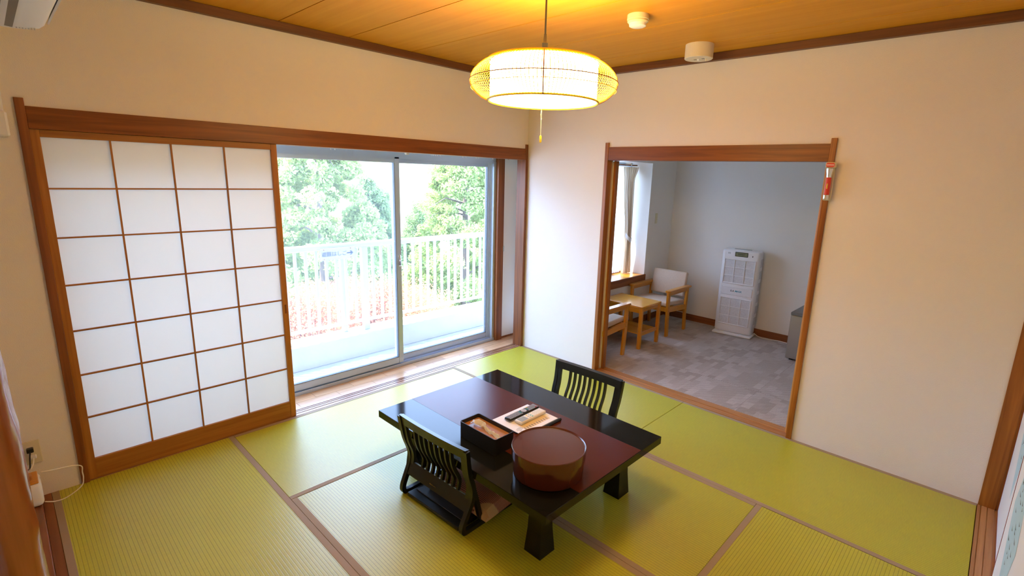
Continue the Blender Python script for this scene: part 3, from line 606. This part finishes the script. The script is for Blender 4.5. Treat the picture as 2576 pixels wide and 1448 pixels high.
# air conditioner on the wall above the alcove, and its pipe cover
t = thing('air_conditioner', 'white wall air conditioner mounted high above the alcove', 'air conditioner', (-3.5, -1.0, 0))
prof = [(0, 2.19), (.05, 2.162), (.10, 2.155), (.16, 2.157), (.20, 2.168), (.216, 2.182), (.238, 2.25), (.25, 2.33), (.252, 2.42), (.24, 2.44), (0, 2.44)]
bm = prism(B(), prof, 'y', -.40, .40); obj('body', bm, 'white_plastic', t, smooth=True)
obj('front_panel', prism(B(), [(.2235, 2.190), (.246, 2.25), (.257, 2.33), (.259, 2.42), (.264, 2.42), (.262, 2.33), (.251, 2.25), (.2285, 2.186)], 'y', -.398, .398), 'white_plastic', t)
obj('air_outlet', prism(B(), [(.045, 2.160), (.1265, 2.1535), (.1265, 2.158), (.045, 2.166)], 'y', -.34, .375), 'fridge_grey', t); obj('louvre', prism(B(), [(.055, 2.152), (.085, 2.146), (.087, 2.149), (.057, 2.156)], 'y', -.33, .36), 'lcd', t)
bm = B()
for k in range(7): box(bm, .135+k*.008, .139+k*.008, .372, .378, 2.1535+.0004*k, 2.158+.0008*k)
obj('printed_mark', bm, 'key_grey', t, kind='stuff')
t = thing('pipe_cover', 'white plastic pipe cover running down the wall beside the shoji post', 'pipe cover', (-3.447, 0, 1.783))
obj('sleeve', bx(-.040, .036, -.052, 0, 0, .112, bev=.008), 'white_plastic', t); obj('duct', bx(-.035, .029, -.046, 0, .108, .50, bev=.006), 'white_plastic', t)
# outlet, plugs and cable box
t = thing('wall_outlet', 'beige wall outlet with a black and a white plug beside the alcove', 'outlet', (-3.545, -.001, .19))
obj('plate', bx(-.037, .037, -.007, 0, 0, .122, bev=.002), 'cream_plastic', t); obj('socket', bx(-.012, .012, -.009, -.005, .025, .098), 'ivory', t)
obj('plug', bx(-.014, .012, -.034, -.008, .070, .092, bev=.003), 'black_plastic', t, label='black plug'); obj('plug', bx(-.006, .018, -.03, -.008, .034, .050, bev=.003), 'white_plastic', t, label='white plug')
obj('cable', tube(B(), catmull([(-.001, -.03, .078), (-.006, -.06, .06), (-.012, -.09, .02), (-.02, -.14, .035)], 4), .003, 6), 'black_plastic', t, label='black plug cable'); obj('cable', tube(B(), catmull([(.006, -.03, .04), (.0, -.06, .02), (-.01, -.12, .025)], 4), .003, 6), 'cable_white', t, label='white plug cable')
t = thing('cable_box', 'white rounded cable organiser box with wooden lid on the alcove step', 'cable box', (-3.60, -.235, .10))
cb = obj('body', bx(-.115, .072, -.072, .072, 0, .118, bev=.022, seg=4), 'white_plastic', t, smooth=True); ct = obj('cutter', bx(.045, .09, .010, .032, .03, .105), 'white_plastic', t)
bo = cb.modifiers.new('notch', 'BOOLEAN'); bo.operation = 'DIFFERENCE'; bo.object = ct; bo.solver = 'EXACT'; bpy.context.view_layer.update()
nm = bpy.data.meshes.new_from_object(cb.evaluated_get(bpy.context.evaluated_depsgraph_get())); cb.modifiers.clear(); cb.data = nm; bpy.data.objects.remove(ct); obj('lid', bx(-.105, .064, -.064, .064, .116, .124, bev=.003), 'furniture_wood_x', t)
obj('adapter_plug', bx(-.02, .045, -.03, .005, .124, .150, bev=.004), 'tray_wood', t)
cpts = [un(px, py, 'y', yy) for px, py, yy in ((103, 1187, -.25), (140, 1180, -.24), (180, 1171, -.22), (206, 1171, -.21), (222, 1182, -.20), (223, 1198, -.20), (205, 1222, -.20), (170, 1249, -.20), (140, 1260, -.21), (113, 1261, -.23))]
cpts = [(min(p.x, -3.38), p.y, max(p.z, .012)) for p in cpts]
obj('charging_cable', tube(B(), catmull(cpts, 5), .0026, 6), 'cable_white', smooth=True, label='white charging cable looping out of the cable box', cat='cable')

# flashlight on the doorway post
t = thing('emergency_flashlight', 'red and chrome emergency flashlight in a cream holder on the doorway post', 'flashlight', (-.015, -2.543, 1.60))
obj('holder', bx(-.012, .0, -.024, .020, -.004, .215, bev=.005, seg=2), 'cream_plastic', t); hd = obj('holder_head', bx(-.036, 0, -.030, .026, .188, .222, bev=.008, seg=2), 'cream_plastic', t)
def rrect(hx, hy, r, n=4):
    out = []
    for cx, cy, a0 in ((hx-r, hy-r, 0), (-hx+r, hy-r, 90), (-hx+r, -hy+r, 180), (hx-r, -hy+r, 270)):
        for k in range(n+1): a = math.radians(a0+90*k/n); out.append((cx+r*math.cos(a), cy+r*math.sin(a)))
    return out
lb = obj('red_label', prism(B(), [(y-.001, z+.205) for y, z in rrect(.0235, .0125, .011)], 'x', -.0372, -.035), 'red_plastic', t)
for z in (.205,): obj('label_stripe', bx(-.0378, -.037, -.022, .02, z-.0018, z+.0018), 'paper', lb)
obj('head', lathe(B(), [(.013, .128), (.0145, .140), (.0165, .155), (.021, .178), (.021, .186)], -.030, -.002, 20), 'chrome', t, smooth=True)
bd = obj('barrel', lathe(B(), [(.0145, .028), (.0145, .132)], -.030, -.002, 20), 'red_plastic', t, smooth=True); obj('end_cap', lathe(B(), [(.012, .002), (.0160, .006), (.0160, .028), (.0145, .03)], -.030, -.002, 20), 'chrome', t, smooth=True)
obj('switch_plate', bx(-.046, -.042, -.006, .002, .066, .096, bev=.001), 'gold', bd)
for z in (.073, .081, .089): obj('switch_dot', bx(-.0466, -.0455, -.0035, -.0005, z-.0015, z+.0015), 'black_plastic', bd)

# ================================================================== LOW TABLE, CHAIRS AND WHAT LIES ON THE TABLE
TX0, TX1, TY0, TY1, TZ = -2.140, -1.205, -2.213, -.920, .340
tcx, tcy = (TX0+TX1)/2, (TY0+TY1)/2; thx, thy = (TX1-TX0)/2, (TY1-TY0)/2
t = thing('low_table', 'black lacquered low table with a dark red centre band', 'table', (tcx, tcy, 0))
obj('tabletop', bx(-thx, thx, -thy, thy, TZ-.042, TZ, bev=.002), 'lacquer_black', t)
obj('red_band', bx(-1.915-tcx, -1.408-tcx, -thy+.0025, thy-.0025, TZ-.002, TZ+.0004), 'lacquer_red', t, label='dark red speckled lacquer band')
obj('apron', bx(-thx+.09, thx-.09, -thy+.10, thy-.10, TZ-.072, TZ-.04), 'lacquer_black', t)
for sx in (-1, 1):
    for sy in (-1, 1):
        bm = B(); rings = []; ox, oy = sx*(thx-.104), sy*(thy-.112)
        for z, h in ((0, .050), (.05, .046), (.12, .0405), (.20, .0375), (.298, .0375)):
            cx, cy = ox-sx*.05, oy-sy*.05
            rings.append([bm.verts.new((cx+a*h, cy+b_*h, z)) for a, b_ in ((-1, -1), (1, -1), (1, 1), (-1, 1))])
        for a, b_ in zip(rings, rings[1:]):
            for i in range(4): bm.faces.new((a[i], a[(i+1) % 4], b_[(i+1) % 4], b_[i]))
        bm.faces.new(rings[0][::-1]); bm.faces.new(rings[-1]); obj('leg', bm, 'lacquer_black', t)

def zaisu(label, loc, rz):
    t = thing('legless_chair', label, 'floor chair', loc, rz, 'legless floor chairs at the low table')
    hw = lambda z: .236+.020*z/.45
    back = sm2([(.010, .448), (.020, .38), (.033, .315), (.055, .25), (.062, .205), (.054, .16), (.026, .10), (.004, .05), (.006, .020), (.030, .011), (.09, .011), (.30, .011), (.42, .011)])
    front = sm2([(.042, .29), (.066, .22), (.092, .14), (.112, .065), (.128, .030), (.155, .022), (.30, .022), (.44, .022)])
    for s in (-1, 1):
        obj('back_post', ribbon(B(), back, [s*hw(z) for x, z in back], .024, .024), 'lacquer_chair', t)
        obj('front_brace', ribbon(B(), front, [s*(hw(z)-.002) for x, z in front], .022, .020), 'lacquer_chair', t)
        st = sm2([(.018, .41), (.035, .31), (.056, .25), (.062, .21), (.054, .16)]); obj('inner_stile', ribbon(B(), st, [s*(hw(z)-.026) for x, z in st], .026, .016), 'lacquer_chair', t)
    tr = sm2([(.010, .452), (.020, .405)], 2); 
    bm = B(); n = 13; sec = []
    for i in range(n):
        y = -.256+.512*i/(n-1); c = -.010*(1-(y/.256)**2)
        sec.append([bm.verts.new((x+c, y, z)) for x, z in ((.002, .454), (.028, .450), (.034, .402), (.012, .402))])
    for a, b_ in zip(sec, sec[1:]):
        for i in range(4): bm.faces.new((a[i], a[(i+1) % 4], b_[(i+1) % 4], b_[i]))
    bm.faces.new(sec[0][::-1]); bm.faces.new(sec[-1]); bmesh.ops.recalc_face_normals(bm, faces=bm.faces); obj('top_rail', bm, 'lacquer_chair', t)
    lr = [(.060, .175), (.032, .112)]; bm = B(); prism(bm, [(.052, .178), (.068, .170), (.040, .108), (.024, .114)], 'y', -.228, .228); rl = obj('lower_rail', bm, 'lacquer_chair', t)
    for k in range(8):
        y = -.140+.040*k; st = sm2([(.016, .405), (.022, .35), (.036, .30), (.063, .245), (.070, .212), (.058, .165)]); obj('slat', ribbon(B(), st, [y]*len(st), .013, .018), 'lacquer_chair', t)
    obj('seat_board', bx(.004, .44, -.205, .205, .004, .024, bev=.004), 'lacquer_chair', t); obj('seat_pad', bx(.05, .42, -.185, .185, .024, .030, bev=.003), 'matte_black', t)
    o = obj('maker_mark', text_mesh('E.Mori', .017, .0003), 'gold', rl, label='small gold maker lettering'); o.matrix_local = Matrix(((0, -.41, -.912, .0305), (-1, 0, 0, .02), (0, .912, -.41, .136), (0, 0, 0, 1)))
    return t
zaisu('black wooden legless floor chair with a striped cushion at the low table', (-2.196, -1.497, 0), .04)
zaisu('black wooden legless floor chair on the doorway side of the low table', (-.942, -1.528, 0), PI+.03)
bm = B(); n = 22; g = []
for j in range(n+1):
    row = []
    for i in range(n+1):
        u, v = -1+2*i/n, -1+2*j/n; e = (1-u**4)*(1-v**4); pin = 1-.06*(1-abs(u*v))
        row.append((u*.215*pin, v*.215*pin, max(.012, .012+.012*(abs(u*v)**3)+.072*max(0, e)**.4)))
    g.append([bm.verts.new(p) for p in row])
bot = [[bm.verts.new((v.co.x, v.co.y, max(.0, v.co.z*.15))) for v in row] for row in g]
for j in range(n):
    for i in range(n): bm.faces.new((g[j][i], g[j][i+1], g[j+1][i+1], g[j+1][i])); bm.faces.new((bot[j][i], bot[j+1][i], bot[j+1][i+1], bot[j][i+1]))
for i in range(n):
    bm.faces.new((g[0][i], bot[0][i], bot[0][i+1], g[0][i+1])); bm.faces.new((g[n][i+1], bot[n][i+1], bot[n][i], g[n][i])); bm.faces.new((g[i+1][0], bot[i+1][0], bot[i][0], g[i][0])); bm.faces.new((g[i][n], bot[i][n], bot[i+1][n], g[i+1][n]))
obj('zabuton_cushion', bm, 'zabuton', smooth=True, loc=(-1.868, -1.548, .031), rz=.06, label='brown striped zabuton cushion on the legless floor chair', cat='cushion')

# tissue box
t = thing('tissue_box', 'black rectangular tissue box with wooden insert on the low table', 'tissue box', (-1.918, -1.602, TZ))
bm = B(); hx, hy, hz, th = .066, .137, .085, .004
box(bm, -hx, hx, -hy, hy, 0, .004); 
bm.clear(); o_, i_ = rrect(hx, hy, .012), rrect(hx-th, hy-th, .008); nn = len(o_)
lv = [[bm.verts.new((x, y, z)) for x, y in P] for P, z in ((o_, 0), (o_, hz), (i_, hz), (i_, .05))]
for a, b_ in zip(lv, lv[1:]):
    for i in range(nn): bm.faces.new((a[i], a[(i+1) % nn], b_[(i+1) % nn], b_[i]))
bm.faces.new(lv[0][::-1]); bm.faces.new(lv[-1]); obj('case', bm, 'matte_black', t, smooth=True)
bm = B(); ip = rrect(hx-th-.001, hy-th-.001, .008); prism(bm, ip, 'z', .052, .064); obj('wooden_insert', bm, 'tray_wood', t)
obj('slot', bx(-.006, .008, -.085, .085, .0642, .0648), 'furniture_wood_y', t)
bm = B(); P_ = catmull([(-.012, .098, .082), (-.006, .07, .096), (.008, .045, .088), (.000, .01, .082), (-.008, -.03, .076), (-.006, -.07, .075), (-.012, -.105, .071), (-.018, -.118, .074)], 5)
W_ = [.020, .026, .020, .010, .011, .013, .016, .008]; g = []
for i, p in enumerate(P_):
    f = i/(len(P_)-1)*(len(W_)-1); k = min(int(f), len(W_)-2); ww = W_[k]+(W_[k+1]-W_[k])*(f-k)
    g.append([bm.verts.new((p.x+ww*u+.003*math.sin(i*1.3+u*4), p.y+.004*u, p.z+.006*math.sin(u*7+i*.6)-.010*abs(u))) for u in (-1, -.6, -.2, .2, .6, 1)])
for a, b_ in zip(g, g[1:]):
    for i in range(5): bm.faces.new((a[i], a[i+1], b_[i+1], b_[i]))
o = obj('tissue', bm, 'tissue', t)
for p in o.data.polygons: p.use_smooth = True
# lidded round container
t = thing('round_container', 'large round reddish brown lacquer container with lid on the low table', 'container', (-1.890, -2.002, TZ))
obj('body', lathe(B(), [(.154, 0), (.161, .003), (.1635, .012), (.166, .105)], n=72), 'bucket', t, smooth=True)
obj('lid', lathe(B(), [(.167, .088), (.1725, .089), (.1735, .128), (.1735, .134), (.171, .137), (.168, .135), (.166, .131), (.12, .1315), (.0, .1325)], n=72, cap=False), 'bucket', t, smooth=True)
# document folder, remotes
t = thing('document_folder', 'white printed document folder with black back lying on the low table', 'folder', (-1.613, -1.592, TZ+.0006), .0)
obj('cover', bx(-.142, .150, -.134, .118, 0, .008, bev=.002), 'black_plastic', t)
obj('spine', tube(B(), [(-.142, -.128, .008), (.150, -.128, .008)], .008, 8), 'black_plastic', t)
obj('page', bx(-.142, .142, -.115, .124, .008, .011), 'paper', t)
bm = B()
for k in range(9): box(bm, -.13+R.uniform(0, .01), -.13+R.uniform(.02, .07), -.09-.0+k*.008-.02, -.088+k*.008-.02, .011, .0112)
obj('printed_lines', bm, 'ink_blue', t, kind='stuff')
obj('printed_table', bx(-.085, .11, -.085, -.02, .011, .0113), 'paper_beige', t)
bm = B()
for k in range(10): box(bm, -.08+k*.019, -.076+k*.019, -.08, -.062, .0113, .0115)
obj('printed_figures', bm, 'ink', t, kind='stuff')
ZR = TZ+.0128
t = thing('tv_remote', 'black television remote with many buttons on the document folder', 'remote control', (-1.587, -1.537, ZR), .02)
obj('body', bx(-.122, .122, -.024, .024, 0, .018, bev=.007, seg=3), 'black_plastic', t, smooth=True); obj('trim_edge', bx(-.1222, .1222, -.0243, .0243, .004, .007, bev=.001), 'key_grey', t)
for i in range(20):
    for k in range(4):
        if 9 <= i <= 12: continue
        m = 'key_red' if (i, k) == (18, 0) else 'key_teal' if i in (8, 13) and k in (1, 2) else 'key_yellow' if (i, k) == (14, 3) else 'key_grey'
        x, y = -.110+i*.0116, -.0165+k*.011; obj('button', bx(x-.0038, x+.0038, y-.0035, y+.0035, .0175, .0192), m, t)
obj('dial', lathe(B(), [(.017, .0175), (.017, .0195), (.011, .0196), (.010, .0188), (.007, .020)], .012, 0, 20), 'key_grey', t)
t = thing('aircon_remote', 'white air conditioner remote with grey screen on the document folder', 'remote control', (-1.583, -1.600, ZR), .03)
obj('body', bx(-.105, .105, -.0265, .0265, 0, .017, bev=.005, seg=3), 'remote_white', t, smooth=True); obj('screen', bx(-.094, -.040, -.020, .020, .0168, .0175), 'lcd', t)
for i in range(6):
    for k in range(3):
        x, y = -.020+i*.019, -.015+k*.015; m = 'key_yellow' if (i, k) == (0, 2) else 'key_teal' if i == 1 and k < 2 else 'remote_white' if i > 1 else 'key_grey'
        obj('button', bx(x-.006, x+.006, y-.004, y+.004, .0165, .0183, bev=.001), m, t)

# ================================================================== OUTSIDE
obj('balcony_floor', bx(-4.6, 4.0, .46, 1.40, -.30, -.15), 'concrete', label='pale concrete balcony floor outside the window', cat='floor', kind='structure')
obj('balcony_curb', bx(-4.6, 4.0, 1.14, 1.40, -.15, .085, bev=.006), 'concrete', label='low concrete curb below the balcony railing', cat='wall', kind='structure')
obj('balcony_roof', bx(-4.6, .42, .46, 1.45, 2.60, 2.75), 'concrete', label='concrete slab of the balcony above', cat='roof', kind='structure')
t = thing('balcony_railing', 'white metal balcony railing with thin balusters', 'railing', (0, 1.27, .085))
obj('top_rail', bx(-4.6, 4.0, -.03, .03, .852, .905, bev=.008), 'rail_white', t); obj('bottom_rail', bx(-4.6, 4.0, -.016, .016, .085, .115, bev=.004), 'rail_white', t)
rb = bx(-.012, .012, -.010, .010, .112, .856); rme = bpy.data.meshes.new('baluster'); rb.to_mesh(rme); rb.free(); rme.materials.append(MATS['rail_white'])
x = -1.013-.0965*30
while x < 3.2:
    dpost = ((x+1.013)/(.0965*17)); 
    if abs(dpost-round(dpost)) > .01: obj('baluster', rme, None, t, loc=(x, 0, 0))
    else: obj('post', bx(-.031, .031, -.028, .028, 0, .856, bev=.004), 'rail_white', t, loc=(x, 0, 0))
    x += .0965
obj('post', bx(-.026, .026, .03, .07, 0, .852, bev=.004), 'rail_white', t, loc=(-1.22, 0, 0)); obj('stay', tube(B(), [(-1.06, .05, .84), (-1.12, .10, .2)], .018, 8), 'rail_white', t)
t = thing('evacuation_sign', 'pale sign with Japanese lettering and an arrow fixed to the balcony railing', 'sign', (-1.298, 1.228, .843))
obj('board', bx(-.171, .171, 0, .005, 0, .112, bev=.001), 'sign', t)
wall_text('避難はしご', .050, 'ink_blue', t, (-.036, -.0008, .054), (PI/2, 0, 0), 0)
bm = B(); prism(bm, [(.092, .050), (.132, .050), (.120, .036), (.130, .033), (.157, .056), (.130, .079), (.120, .076), (.132, .062), (.092, .062)], 'y', -.0012, 0); obj('arrow', bm, 'ink_blue', t)
for x in (-.135, .13):
    for z in (.012, .10): obj('screw', lathe(B(), [(.006, 0), (.004, .003)], n=10), 'rust', t, loc=(x, 0, z)).rotation_euler = (PI/2, 0, 0)

def leaves(clumps, n, size, seed, squash=.8):
    rg = np.random.default_rng(seed); cl = np.array(clumps, float); idx = rg.integers(0, len(cl), n); c = cl[idx, :3]; rad = cl[idx, 3:4]
    d = rg.normal(size=(n, 3)); d /= np.linalg.norm(d, axis=1)[:, None]; d *= rg.random((n, 1))**.45; d[:, 2] *= squash
    p = c+d*rad; a = rg.normal(size=(n, 3)); a /= np.linalg.norm(a, axis=1)[:, None]; b_ = np.cross(a, rg.normal(size=(n, 3))); b_ /= np.linalg.norm(b_, axis=1)[:, None]
    s = size*rg.uniform(.5, 1.3, (n, 1)); v = np.stack([p-a*s, p+b_*s*.55, p+a*s, p-b_*s*.55], 1).reshape(-1, 3)
    me = bpy.data.meshes.new('foliage'); me.vertices.add(4*n); me.vertices.foreach_set('co', v.astype(np.float32).ravel()); me.loops.add(4*n); me.loops.foreach_set('vertex_index', np.arange(4*n, dtype=np.int32)); me.polygons.add(n); me.polygons.foreach_set('loop_start', np.arange(0, 4*n, 4, dtype=np.int32)); me.update(calc_edges=True); me.validate(); return me
GZ = -6.0
def tree(label, top, width, m, seed, n=70000, size=.030, height=None):
    rr = random.Random(seed); h = top.z-GZ if height is None else height; t = thing('cypress_tree', label, 'tree', (top.x, top.y, GZ), group='cypress trees beyond the balcony')
    bm = B(); tube(bm, [(0, 0, 0), (.05, .02, h*.5), (0, 0, h*.96)], [.20, .13, .02], 10); obj('trunk', bm, 'trunk', t, smooth=True)
    cl = []
    for i in range(560):
        f = rr.random()**.8; z = h*(1-.80*f); rad = width*(.10+.90*f**.75)*(.55+.45*rr.random()); a = rr.uniform(0, 2*PI)
        cl.append((rad*math.cos(a), rad*math.sin(a), z-.25*rad+rr.uniform(-.1, .1), .12+.24*rr.random()*(.5+f)))
    obj('foliage', leaves(cl, n, size, seed), m, t, kind='stuff')
    bm = B()
    for i in range(26):
        f = rr.random(); z = h*(.95-.7*f); a = rr.uniform(0, 2*PI); rad = width*(.2+.8*f)*.9
        tube(bm, [(0, 0, z), (rad*.6*math.cos(a), rad*.6*math.sin(a), z+.15), (rad*math.cos(a), rad*math.sin(a), z-.05)], [.03, .018, .006], 5, cap=False)
    obj('branches', bm, 'trunk', t, kind='stuff')
def topat(px, py, y): return un(px, py, 'y', y)
tree('tall bright green cypress tree filling the left of the view', topat(790, 300, 7.2), 2.9, 'leaf_bright', 11, n=170000, size=.042)
tree('dark pointed cypress tree behind the bright left tree', topat(925, 448, 12.0), 1.9, 'leaf_shaded', 12, n=110000, size=.045)
tree('small dark cypress with a bare top near the window post', topat(962, 470, 15.5), 1.2, 'leaf_shaded', 13)
tree('bright yellow green cypress tree filling the right of the view', topat(1170, 310, 7.2), 2.5, 'leaf_bright', 14, n=170000, size=.040)
tree('shaded cypress tree left of the bright right tree', topat(1050, 505, 12.0), 1.35, 'leaf_shaded', 15)
tree('dark cypress tree low behind the shrubs', topat(740, 520, 12.4), 1.9, 'leaf_shaded', 16)
tree('bright cypress tree beyond the far end of the railing', topat(1250, 380, 11.5), 1.6, 'leaf_bright', 17)
def shrub(label, px, py, y, wid, seed):
    c = un(px, py, 'y', y); rr = random.Random(seed); t = thing('dry_shrub', label, 'shrub', (c.x, c.y, GZ), group='dry reddish shrubs below the balcony'); hz = c.z-GZ
    bm = B()
    for i in range(420):
        a = rr.uniform(0, 2*PI); r0 = wid*rr.random()**.6; x1, y1 = r0*math.cos(a), r0*math.sin(a); z1 = hz*(1-.10*(r0/wid)**2)+rr.uniform(-.5, .12); z0 = z1-rr.uniform(.5, 1.1)
        tube(bm, [(x1*.55, y1*.55, z0), (x1*.85, y1*.85, (z0+z1)/2+.1), (x1+rr.uniform(-.12, .12), y1+rr.uniform(-.12, .12), z1)], [.012, .007, .003], 3, cap=False)
    for i in range(6): a = i*PI/3; tube(bm, [(0, 0, 0), (wid*.35*math.cos(a), wid*.35*math.sin(a), hz-.9)], [.06, .02], 5, cap=False)
    obj('twigs', bm, 'twig', t, kind='stuff')
    cl = [(wid*rr.random()**.5*math.cos(a), wid*rr.random()**.5*math.sin(a), hz-rr.uniform(.1, .8), .3) for a in [rr.uniform(0, 2*PI) for _ in range(60)]]
    obj('foliage', leaves(cl, 16000, .018, seed), 'leaf_dry', t, kind='stuff')
shrub('dry reddish shrub below the evacuation sign', 850, 705, 3.9, .62, 21); shrub('dry reddish shrub seen beside the shoji edge', 745, 740, 2.7, .50, 22); shrub('dry reddish shrub behind the window post', 965, 715, 2.7, .55, 23); shrub('dry reddish shrub seen low through the right pane', 1045, 740, 3.9, .55, 24)
obj('slope_ground', bx(-40, 60, 1.6, 90, -6.6, GZ), 'ground', label='brown wooded ground below the balcony', cat='ground', kind='structure')
bm = B(); g = []
for j in range(14):
    row = []
    for i in range(41):
        xx = -160+i*12; yy = 120+j*14; f = j/13; z = -10+(52*math.sin(f*PI/2)**1.3)*(1+.25*math.sin(i*.55)+.12*math.sin(i*1.7+j))+(-i+14)*.25
        row.append(bm.verts.new((xx, yy, z)))
    g.append(row)
for a, b_ in zip(g, g[1:]):
    for i in range(40): bm.faces.new((a[i], a[i+1], b_[i+1], b_[i]))
obj('far_hillside', bm, 'hill', smooth=True, label='hazy pale hillside far behind the trees', cat='hill', kind='structure')
